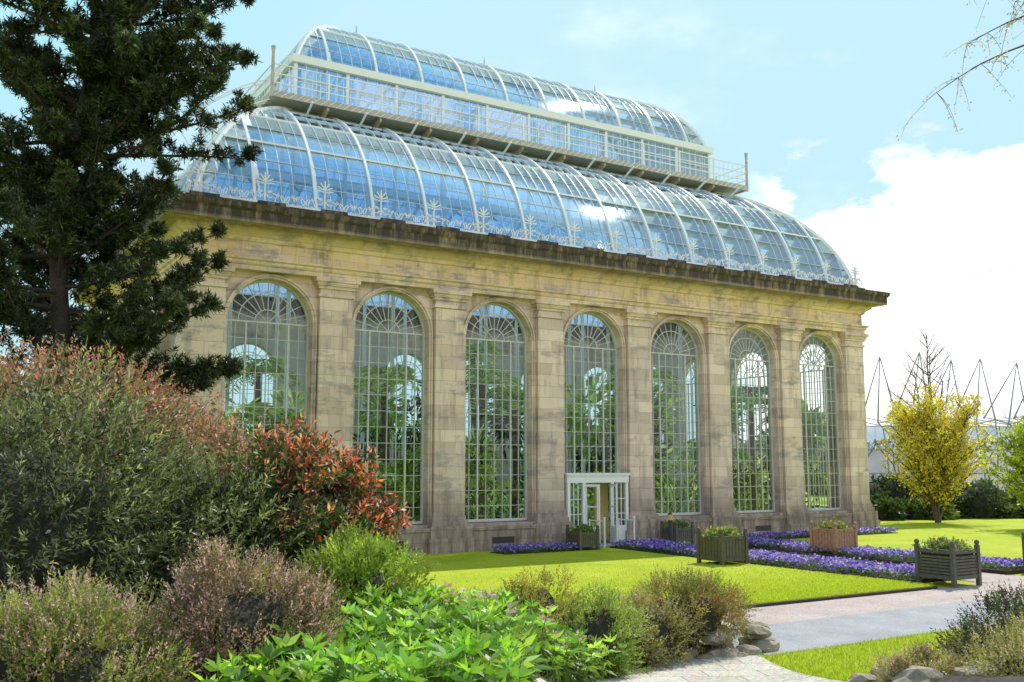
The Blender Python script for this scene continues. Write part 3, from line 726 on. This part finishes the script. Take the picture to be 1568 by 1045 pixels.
def birch():
    bx,by=W(10.2,14.5); z0=float(zg(bx,by)); e=empty('birch_tree'); mb=MB([]); lc=LC()
    tp=[Vector((bx-.1*i*Rv[0]*.5,by-.1*i*Rv[1]*.5,z0-.1+15.5*i/10)) for i in range(11)]
    mb.tube(tp,[.2*(1-i/11)+.02 for i in range(11)],M_bark,10)
    P=[]
    for k in range(22):
        z=random.uniform(9.7,12.8); i=int(z/1.55); p=tp[i].lerp(tp[min(i+1,10)],z/1.55-i)
        az=azR+math.pi+random.uniform(-.7,.7) if k<15 else random.uniform(0,6.28)
        pts=branch_pts(p,(math.cos(az),math.sin(az),.35),random.uniform(2.0,3.6),8,(0,0,-.9),.07)
        mb.tube(pts,[.024*(1-q/8.6)+.004 for q in range(9)],M_bark,5)
        for q in range(3,9):
            for w in range(3):
                d=(random.uniform(-.7,.7),random.uniform(-.7,.7),-.2)
                tw=branch_pts(pts[q],d,random.uniform(.4,1.0),5,(0,0,-.8),.14)
                mb.tube(tw,[.006,.005,.004,.003,.0025,.002],M_bark,3)
                for t in tw[1:]:
                    for _ in range(2): P.append((t.x+random.uniform(-.05,.05),t.y+random.uniform(-.05,.05),t.z+random.uniform(-.05,.05)))
    P=np.array(P); n=len(P)
    lc.add(P,rdir(n)+np.array([0,0,-.6]),rng.uniform(.04,.07,n),.028,np.array((.50,.38,.24))*rng.uniform(.6,1.4,(n,1)))
    mb.obj('trunk_and_branches',e,True); lc.obj('young_leaves',M_leaf,e)
birch()
def mass(name,pts,n,ll,cols,core=M_core):
    e=empty(name); lc=LC(); mb=MB([])
    for (x,y,z,rx,ry,rz) in pts:
        d=rdir(n); d[:,2]=np.abs(d[:,2])*1.0-.15
        nz=1+.18*np.sin(d[:,0]*5+x)*np.sin(d[:,1]*6+y)+rng.uniform(-.1,.08,n)
        P=np.array([x,y,z])+d*np.array([rx,ry,rz])*nz[:,None]
        cl=np.sin(d[:,0]*9+x)*np.sin(d[:,2]*8+d[:,1]*7)
        C=np.array(cols)[rng.integers(0,len(cols))]*(1+.4*cl[:,None])*rng.uniform(.6,1.4,(n,1))
        lc.add(P,d+rdir(n)*.8,ll*rng.uniform(.6,1.3,n),ll*.5,C)
        mb.blob((x,y,z),(rx*.85,ry*.85,rz*.85),core,2,.1)
    lc.obj('foliage',M_leaf,e); mb.obj('twigs',e,True)
random.seed(5)
DG=[(.06,.10,.03),(.09,.15,.04),(.05,.075,.03),(.13,.17,.05)]
pts=[]
for i in range(16):
    x,y=W(21.5+i*1.9,60+random.uniform(-2,2)); pts.append((x,y,.4,1.9,1.6,random.uniform(1.0,2.2)))
for i in range(8):
    x,y=W(20.8+i*1.5,56+random.uniform(-1,1)+i*.4); pts.append((x,y,.1,1.1,1.0,random.uniform(.6,1.2)))
mass('hedge',pts,1000,.3,DG)
pts=[]
for i in range(34):
    x=-60+i*5.2; y=62+random.uniform(-6,6); pts.append((x,y,1.5,5,4,random.uniform(3.5,6.5)))
mass('distant_trees',pts,800,.7,[(.10,.17,.04),(.15,.22,.05),(.21,.27,.06),(.08,.13,.04)])
pts=[]
for i in range(16):
    x,y=W(34+i*6,105+random.uniform(-6,6)); pts.append((x,y,2,5,4,random.uniform(2.5,4)))
mass('distant_trees',pts,700,.8,DG)
pts=[]
for i in range(18):
    x=-75+i*9; y=-88+random.uniform(-8,8); pts.append((x,y,3,6,5,random.uniform(4,9)))
mass('distant_trees',pts,500,1.0,[(.06,.10,.03),(.09,.12,.04),(.05,.07,.03)])
gh=MB([]); e=empty('modern_glasshouse')
def GT(s,v,z):
    x,y=W(30+s,78+v+s*.12); return (x,y,z)
gh.quad(GT(-2,0,.5),GT(46,0,.5),GT(46,1.5,6.2),GT(-2,1.5,6.2),M_dglass)
gh.quad(GT(-2,1.5,6.2),GT(46,1.5,6.2),GT(46,12,7.5),GT(-2,12,7.5),M_dglass)
gh.hexa([GT(-2,0,0),GT(46,0,0),GT(46,.3,0),GT(-2,.3,0),GT(-2,0,.5),GT(46,0,.5),GT(46,.3,.5),GT(-2,.3,.5)],M_grey)
for k in range(25):
    s=-2+k*2; gh.sweep([GT(s,-.02,.5),GT(s,1.48,6.2),GT(s,12,7.5)],(Rv[0],Rv[1],0),.08,.08,M_steel)
for z,v in ((2.4,.5),(4.3,1.0),(6.2,1.5)):
    gh.tube([GT(-2,v-.03,z),GT(46,v-.03,z)],.05,M_steel,5)
for k in range(18):
    s=-1+k*2.7; j=random.uniform(-.4,.4)
    ap=Vector(GT(s+.3+j,-1.2,11.3+random.uniform(-.5,.8))); A=Vector(GT(s-.6,-1.6,6.3)); B=Vector(GT(s+1.0,-1.6,6.6)); C_=Vector(GT(s+.2,4,7.0))
    for q in (A,B,C_): gh.tube([q,ap],[.07,.035],M_steel,6)
    nx_=Vector(GT(s+2.1,-1.6,6.3)); low=Vector(GT(s+.8,-2.2,4.7))
    for a,b,rr in ((A,B,.07),(B,nx_,.06),(A,low,.06),(B,low,.06),(low,nx_,.05),(low,Vector(GT(s+.4,-2.2,.0)),.07)): gh.tube([a,b],rr,M_steel,5)
    gh.tube([ap,nx_],.02,M_steel,4); gh.tube([ap,low+Vector((0,0,1))],.02,M_steel,4)
gh.obj('frame_and_glass',e)
# ------------------------------------------------------------------ flower beds, planters, small things
PUR=[(.19,.10,.60),(.28,.17,.74),(.38,.28,.82),(.13,.06,.48),(.58,.52,.88)]
def flowerbed(x0_,x1_,y0_,y1_,n):
    e=empty('flower_bed'); mb=MB([]); mb.box(x0_,x1_,y0_,y1_,-.02,.1,M_soil); mb.obj('soil',e)
    lc=LC(); P=np.stack([rng.uniform(x0_,x1_,n),rng.uniform(y0_,y1_,n),rng.uniform(.1,.24,n)],1)
    g=rng.random(n)<.45
    lc.add(P[g],rdir(g.sum())+np.array([0,0,.6]),.09,.04,np.array((.10,.18,.03))*rng.uniform(.6,1.6,(g.sum(),1)))
    Q=P[~g]; Q[:,2]=rng.uniform(.18,.32,len(Q)); 
    dn=.5+.5*np.sin(Q[:,0]*3.3)*np.sin(Q[:,1]*2.3); k=rng.random(len(Q))<dn+.1; Q=Q[k]
    lc.add(Q,rdir(len(Q))*np.array([1,1,.5]),.085,.08,np.array(PUR)[rng.integers(0,5,len(Q))]*rng.uniform(.7,1.3,(len(Q),1)))
    lc.obj('pansies',M_petal,e,upn=.8)
flowerbed(14.3,16.1,-13.6,-1.2,18000); flowerbed(18.5,20.2,-13.6,-1.2,18000); flowerbed(9.5,13.4,-1.9,-.9,4000); flowerbed(20.6,29.5,-1.8,-.9,6000)
def planter(xy,s,h,wood,flower,slat=False):
    x,y=xy; e=empty('wooden_planter'); mb=MB([]); a=s/2
    z0=.08
    for sx in (-1,1):
        for sy in (-1,1):
            mb.box(x+sx*a-.05,x+sx*a+.05,y+sy*a-.05,y+sy*a+.05,0,z0+h+.1,wood)
            mb.blob((x+sx*a,y+sy*a,z0+h+.16),(.065,.065,.07),wood,2,0)
    for sx,sy in ((1,0),(-1,0),(0,1),(0,-1)):
        def bx(u0,u1,v,z_0,z_1):
            if sx: mb.box(x+sx*(a-.01)-v,x+sx*(a-.01)+v,y+u0,y+u1,z_0,z_1,wood)
            else: mb.box(x+u0,x+u1,y+sy*(a-.01)-v,y+sy*(a-.01)+v,z_0,z_1,wood)
        bx(-a+.05,a-.05,.035,z0+.1,z0+.2); bx(-a+.05,a-.05,.035,z0+h-.1,z0+h)
        if slat:
            k=6
            for i in range(k): 
                zz=z0+.22+(h-.36)*i/k; bx(-a+.05,a-.05,.02,zz,zz+(h-.36)/k*.75)
        else:
            k=7; w=(2*a-.1)/k
            for i in range(k): bx(-a+.05+i*w+.008,-a+.05+(i+1)*w-.008,.02,z0+.2,z0+h-.1)
    mb.box(x-a+.06,x+a-.06,y-a+.06,y+a-.06,z0+.1,z0+h-.08,M_soil); mb.obj('box',e)
    lc=LC(); n=1500; P=np.array([x,y,z0+h-.02])+rng.normal(0,1,(n,3))*np.array([a*.42,a*.42,.09]); P[:,2]=np.maximum(P[:,2],z0+h-.1)
    lc.add(P,rdir(n)+np.array([0,0,.7]),.12,.045,np.array((.14,.22,.04))*rng.uniform(.5,1.6,(n,1)))
    if flower is not None:
        n=260; P=np.array([x,y,z0+h+.08])+rng.normal(0,1,(n,3))*np.array([a*.4,a*.4,.06]); lc.add(P,rdir(n),.08,.07,np.array(flower)*rng.uniform(.7,1.2,(n,1)))
    lc.obj('plants',M_leaf,e)
planter((13.6,-7.7),.98,.82,M_wdk,(.6,.5,.15)); planter((19.2,-7.1),.98,.82,M_wbr,(.5,.3,.2)); planter((15.15,-14.15),1.0,.82,M_wgr,(.45,.3,.3),True); planter((20.1,-14.0),1.0,.82,M_wdk,(.5,.4,.2))
planter((12.9,-1.5),.75,.62,M_wdk,None); planter((17.4,-1.3),.8,.62,M_wgr,None)
mb=MB([]); x,y=16.3,-2.2
mb.tube([(x,y,.0),(x,y,.08),(x,y,.1),(x,y,1.0),(x,y,1.02)],[.13,.13,.085,.08,.1],M_black,12)
mb.tube([(x,y,1.021),(x,y,1.2),(x,y,1.23)],[.095,.095,.07],M_brass,12); mb.tube([(x,y,1.231),(x,y,1.28)],[.1,.05],M_black,12); mb.obj('bollard_light')
mb=MB([])
for xx in (14.0,15.35):
    mb.tube([(xx,-1.3,.05),(xx,-1.3,1.0),(xx,-1.3,1.15)],[.04,.035,.05],M_white,8)
    mb.tube([(xx,-1.3,1.0),(xx,-.4,1.0)],.022,M_white,6); mb.tube([(xx,-.4,.1),(xx,-.4,1.05)],.03,M_white,6)
mb.obj('door_handrail')
# ------------------------------------------------------------------ foreground planting
def at(r,f,z): x,y=W(r,f); return (x,y,z)
JC=[(.12,.14,.065),(.19,.21,.10),(.055,.07,.032),(.25,.26,.14)]
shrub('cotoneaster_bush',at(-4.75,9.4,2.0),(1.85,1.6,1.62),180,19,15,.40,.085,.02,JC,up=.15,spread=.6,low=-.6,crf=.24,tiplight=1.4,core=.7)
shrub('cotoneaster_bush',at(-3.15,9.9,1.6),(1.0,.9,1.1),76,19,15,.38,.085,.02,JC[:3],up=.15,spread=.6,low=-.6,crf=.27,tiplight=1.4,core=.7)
shrub('berberis_bush',at(-5.9,12.4,2.35),(2.1,1.8,1.8),200,30,10,.32,.075,.035,[(.20,.18,.07),(.24,.18,.08),(.22,.12,.08)],tipc=[(.50,.16,.15),(.58,.28,.24),(.42,.2,.17)],tipamt=.6,up=.6,spread=.65,low=-.3,crf=.24)
shrub('berberis_bush',at(-3.9,12.4,1.7),(1.0,1.0,1.6),110,28,10,.32,.075,.033,[(.20,.17,.08),(.26,.18,.11)],tipc=[(.52,.25,.22),(.6,.35,.30)],tipamt=.55,up=.6,spread=.65,low=-.3,crf=.26)
shrub('pieris_bush',at(-2.42,11,2.05),(.98,.95,1.12),100,32,9,.2,.11,.035,[(.045,.08,.022),(.07,.11,.03),(.10,.14,.04),(.14,.07,.04)],tipc=[(.68,.16,.11),(.76,.30,.18),(.5,.08,.06),(.70,.38,.24)],tipsel=lambda P,o:np.clip(.10+.42*o[:,2]+.35*(o[:,0]*Rv[0]+o[:,1]*Rv[1]),0,.58),up=.4,spread=.8,low=-.6,crf=.27)
shrub('hebe_bush',at(-1.45,9.6,1.62),(.56,.5,.58),64,40,10,.15,.05,.018,[(.34,.44,.07),(.42,.52,.08),(.26,.36,.06)],up=.8,spread=.5,low=-.8,crf=.26)
HP=[(.62,.36,.42),(.70,.46,.50),(.48,.26,.30)]
shrub('heather_bush',at(-2.95,6.7,1.5),(.78,.7,.6),120,44,10,.13,.03,.014,[(.28,.32,.08),(.38,.40,.10),(.18,.21,.07)],tipc=HP,tipamt=.36,up=.8,spread=.6,low=-.8,crf=.22)
shrub('heather_bush',at(-2.0,7.5,1.6),(.64,.55,.68),120,44,10,.14,.03,.014,[(.20,.16,.10),(.28,.20,.12),(.30,.27,.11)],tipc=HP,tipamt=.42,up=.8,spread=.6,low=-.8,crf=.22)
shrub('heather_bush',at(2.75,15.9,.6),(1.15,.6,.52),110,34,9,.16,.035,.018,[(.34,.28,.09),(.26,.22,.08),(.40,.22,.10),(.22,.26,.07)],up=.4,spread=.6,low=-.6,crf=.25)
shrub('heather_bush',at(.3,13.9,.75),(.6,.5,.78),60,36,9,.13,.04,.018,[(.46,.42,.08),(.38,.35,.07),(.26,.22,.06)],up=.5,spread=.6,low=-.95,crf=.25)
shrub('heather_bush',at(1.15,14.0,.5),(.75,.5,.7),74,36,9,.14,.035,.018,[(.34,.44,.09),(.28,.36,.08)],tipc=[(.5,.42,.3)],tipamt=.2,up=.5,spread=.6,low=-.95,crf=.25)
shrub('heather_bush',at(1.95,15.0,.38),(.7,.5,.66),64,36,9,.14,.035,.018,[(.30,.30,.10),(.36,.32,.12)],tipc=[(.5,.36,.3)],tipamt=.3,up=.5,spread=.6,low=-.95,crf=.25)
shrub('heather_bush',at(6.1,11.9,.85),(1.1,.7,.5),90,36,9,.13,.035,.017,[(.09,.12,.045),(.13,.15,.06),(.08,.06,.045)],up=.5,spread=.6,low=-.6,crf=.22)
shrub('heather_bush',at(5.4,10.2,.98),(1.1,.5,.3),84,36,9,.11,.028,.015,[(.36,.34,.12),(.44,.40,.15),(.24,.22,.08)],tipc=[(.52,.42,.34)],tipamt=.3,up=.6,spread=.6,low=-.5,crf=.28)
shrub('heather_bush',at(4.3,10.6,.75),(.5,.4,.2),40,30,9,.11,.028,.015,[(.28,.22,.1),(.3,.28,.1)],tipc=HP,tipamt=.3,up=.6,spread=.6,low=-.5,crf=.3)
def hellebores():
    e=empty('hellebore_plants'); lc=LC(); mb=MB([]); fl_=LC()
    random.seed(21)
    for k in range(1050):
        f=random.uniform(6.3,14.4)
        lo=-1.9+max(0,f-9)*.3; hi=redge(f)+(.12 if f<11 else .45) if f>9.5 else .05+(f-6.3)*.03
        r=random.uniform(lo,hi); x,y=W(r,f); g=float(zg(x,y))
        bump_=.5+.5*math.sin(r*2.6+1)*math.sin(f*1.9)
        h=random.uniform(.34,.58)*(1.0 if r<1 else .85)*(.9 if f<9 else 1)+.16*bump_
        lean=Vector((random.uniform(-.15,.15),random.uniform(-.15,.15),0)); top=Vector((x,y,g+h))+lean
        mb.tube([(x,y,g),tuple(Vector((x,y,g+h*.5))+lean*.3),tuple(top)],[.009,.007,.005],M_stem,4)
        b=random.uniform(.5,1.35); base=np.array(random.choice([(.19,.37,.045),(.27,.46,.05),(.13,.26,.04),(.36,.52,.09)]))*b
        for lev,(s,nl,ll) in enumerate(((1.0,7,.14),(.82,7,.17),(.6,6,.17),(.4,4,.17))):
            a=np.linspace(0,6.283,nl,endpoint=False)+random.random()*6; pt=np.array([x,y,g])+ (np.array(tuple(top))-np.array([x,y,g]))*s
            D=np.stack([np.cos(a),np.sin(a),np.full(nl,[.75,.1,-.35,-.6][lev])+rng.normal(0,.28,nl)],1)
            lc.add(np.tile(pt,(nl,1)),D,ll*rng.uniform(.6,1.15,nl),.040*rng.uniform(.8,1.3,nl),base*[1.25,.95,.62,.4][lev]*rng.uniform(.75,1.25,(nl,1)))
        if f>9.3 and random.random()<.32:
            n=8; P=np.array(tuple(top))+rng.normal(0,.04,(n,3))+np.array([0,0,.06]); fl_.add(P,rdir(n),.055,.045,np.array((.66,.38,.50))*rng.uniform(.7,1.2,(n,1)))
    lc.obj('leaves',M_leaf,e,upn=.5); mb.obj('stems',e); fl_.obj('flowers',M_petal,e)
hellebores()
e=empty('ground_cover_plants'); lc=LC(); n=42000
f=rng.uniform(5,17,n); re=np.maximum(-.2,.35+(f-12.3)*.46); re=np.where(f>15.9,2.2,re); r=-12+rng.uniform(0,1,n)*(12+re-.1)
xx=CX+r*Rv[0]+f*Fv[0]; yy=CY+r*Rv[1]+f*Fv[1]; den=np.sin(xx*1.7)*np.sin(yy*1.3+1)+rng.uniform(-.8,.8,n)>-.4
xx,yy=xx[den],yy[den]; n=len(xx); zz=zg(xx,yy)+rng.uniform(.02,.22,n)
cc=np.array([(.10,.18,.04),(.18,.26,.05),(.24,.22,.08),(.08,.12,.04)])[(np.abs(np.floor(xx*1.3)+np.floor(yy*1.1)*3)%4).astype(int)]
lc.add(np.stack([xx,yy,zz],1),rdir(n)+np.array([0,0,.6]),rng.uniform(.06,.16,n),.035,cc*rng.uniform(.5,1.6,(n,1))); lc.obj('leaves',M_leaf,e)
lc=LC(); n=90000; f=rng.uniform(12,18.5,n); r=rng.uniform(3.4,13,n)
xx=CX+r*Rv[0]+f*Fv[0]; yy=CY+r*Rv[1]+f*Fv[1]; k=(yy<-18.5)&((f>13.4)|(r<4.0+(f-11.5)*.5))
xx,yy=xx[k],yy[k]; n=len(xx)
lc.add(np.stack([xx,yy,zg(xx,yy)],1),rdir(n)*.5+np.array([0,0,1.]),rng.uniform(.03,.08,n),.010,np.array((.42,.50,.05))*rng.uniform(.6,1.4,(n,1)))
n=60000; xx=rng.uniform(2,14.1,n); yy=-14.5+rng.exponential(2.0,n)
k=yy<-1; xx,yy=xx[k],yy[k]; n=len(xx)
lc.add(np.stack([xx,yy,np.full(n,.075)],1),rdir(n)*.5+np.array([0,0,1.]),rng.uniform(.03,.06,n),.014,np.array((.50,.57,.05))*rng.uniform(.6,1.3,(n,1)))
lc.obj('grass_blades',M_leaf)
random.seed(9); mb=MB([])
for (r,f,s) in ((2.2,15.5,.2),(2.7,15.6,.22),(3.25,15.7,.24),(3.7,15.9,.22),(4.0,16.3,.24),(4.0,16.7,.24),(3.3,16.2,.24),(2.9,16.4,.24),(1.8,15.0,.18),(1.5,14.4,.16),(3.0,15.45,.15),(3.5,15.6,.14)):
    for lv in range(2 if s>=.23 else 1):
        x,y=W(r+random.uniform(-.06,.06),f+lv*.12); mb.blob((x,y,float(zg(x,y))+s*.25+lv*.22),(s*random.uniform(.9,1.5),s*random.uniform(.8,1.1),s*.5),M_rock,2,.14,1.3,True)
for (r,f,s) in ((4.2,10.9,.2),(4.0,11.6,.2),(4.5,12.0,.24),(5.1,12.0,.2),(4.1,10.2,.25),(5.0,10.9,.22),(6.3,11.2,.3),(4.7,11.3,.16),(4.5,9.9,.14),(7,11.2,.25)):
    x,y=W(r,f); mb.blob((x,y,float(zg(x,y))+s*.2),(s*random.uniform(.9,1.4),s*random.uniform(.8,1.2),s*.6),M_rock,2,.14,1.3,True)
mb.obj('rock_edging')
# ------------------------------------------------------------------ light, sky, camera
sd=Vector((.60,.30,.74)).normalized()
sun=bpy.data.lights.new('sun','SUN'); sun.energy=5.0; sun.angle=math.radians(.5); sun.color=(1,.955,.88)
so=bpy.data.objects.new('sun',sun); S.collection.objects.link(so); so.rotation_euler=sd.to_track_quat('Z','Y').to_euler()
w=bpy.data.worlds.new('World'); S.world=w; w.use_nodes=True; nt=w.node_tree; nt.nodes.clear(); L=nt.links.new
out=N(nt,'ShaderNodeOutputWorld'); bg=N(nt,'ShaderNodeBackground',i_Strength=.15)
sky=N(nt,'ShaderNodeTexSky',sky_type='NISHITA',sun_disc=False); sky.sun_elevation=math.asin(sd.z); sky.sun_rotation=math.atan2(sd.x,sd.y)
sky.air_density=1.0; sky.dust_density=.8; sky.ozone_density=1.0
tc=N(nt,'ShaderNodeTexCoord')
def dotn(v):
    n=N(nt,'ShaderNodeVectorMath',operation='DOT_PRODUCT'); L(tc.outputs['Generated'],n.inputs[0]); n.inputs[1].default_value=v; return n.outputs['Value']
def mr(inp,a,b,c=0,d=1,sm=True):
    n=N(nt,'ShaderNodeMapRange'); n.interpolation_type='SMOOTHSTEP' if sm else 'LINEAR'
    L(inp,n.inputs[0]); n.inputs[1].default_value=a; n.inputs[2].default_value=b; n.inputs[3].default_value=c; n.inputs[4].default_value=d; return n.outputs[0]
def mth(op,a,b):
    n=N(nt,'ShaderNodeMath',operation=op)
    for i,q in enumerate((a,b)):
        if isinstance(q,(int,float)): n.inputs[i].default_value=q
        else: L(q,n.inputs[i])
    return n.outputs[0]
no=N(nt,'ShaderNodeTexNoise',i_Scale=5.0,i_Detail=9.0,i_Roughness=.55)
mp=N(nt,'ShaderNodeMapping'); mp.inputs['Scale'].default_value=(1,1,2.2); L(tc.outputs['Generated'],mp.inputs[0]); L(mp.outputs[0],no.inputs['Vector'])
nz=no.outputs['Fac']
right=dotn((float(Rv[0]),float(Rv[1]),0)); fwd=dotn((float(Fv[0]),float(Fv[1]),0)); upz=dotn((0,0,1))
h=mth('ADD',upz,mth('MULTIPLY',mth('SUBTRACT',nz,.5),.32))
c1=mth('MULTIPLY',mr(h,.285,.262),mr(mth('ADD',right,mth('MULTIPLY',mth('SUBTRACT',nz,.5),.3)),.20,.27))
c2=mth('MULTIPLY',mth('MULTIPLY',mr(fwd,.05,-.35),mr(nz,.40,.56)),mr(upz,.8,.55))  # unseen cloud bank behind the camera, added as fill light for the shaded facade
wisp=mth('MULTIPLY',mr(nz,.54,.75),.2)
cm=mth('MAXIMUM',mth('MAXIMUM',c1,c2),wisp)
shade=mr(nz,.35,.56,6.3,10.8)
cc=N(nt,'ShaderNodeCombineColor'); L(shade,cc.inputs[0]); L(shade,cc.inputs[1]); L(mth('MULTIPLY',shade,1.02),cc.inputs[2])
tint=mixc(nt,'MULTIPLY',1.0); tint.inputs[7].default_value=(1.45,2.05,1.75,1); L(sky.outputs[0],tint.inputs[6])
cap=mixc(nt,'DARKEN',1.0); L(tint.outputs[2],cap.inputs[6]); cap.inputs[7].default_value=(3.9,5.85,6.75,1)
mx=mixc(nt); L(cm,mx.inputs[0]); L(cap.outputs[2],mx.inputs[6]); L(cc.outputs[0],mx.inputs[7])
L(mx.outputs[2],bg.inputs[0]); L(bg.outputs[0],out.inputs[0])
cam=bpy.data.cameras.new('camera'); cam.sensor_width=36; cam.lens=34.44; cam.clip_end=6000; cam.clip_start=.1
co=bpy.data.objects.new('camera',cam); S.collection.objects.link(co); co.location=(CX,CY,CZ)
T_=math.radians(7.3); d=Vector((Fv[0]*math.cos(T_),Fv[1]*math.cos(T_),math.sin(T_))); co.rotation_euler=d.to_track_quat('-Z','Y').to_euler()
S.camera=co
S.view_settings.view_transform='Standard'; S.view_settings.look='None'; S.view_settings.exposure=0
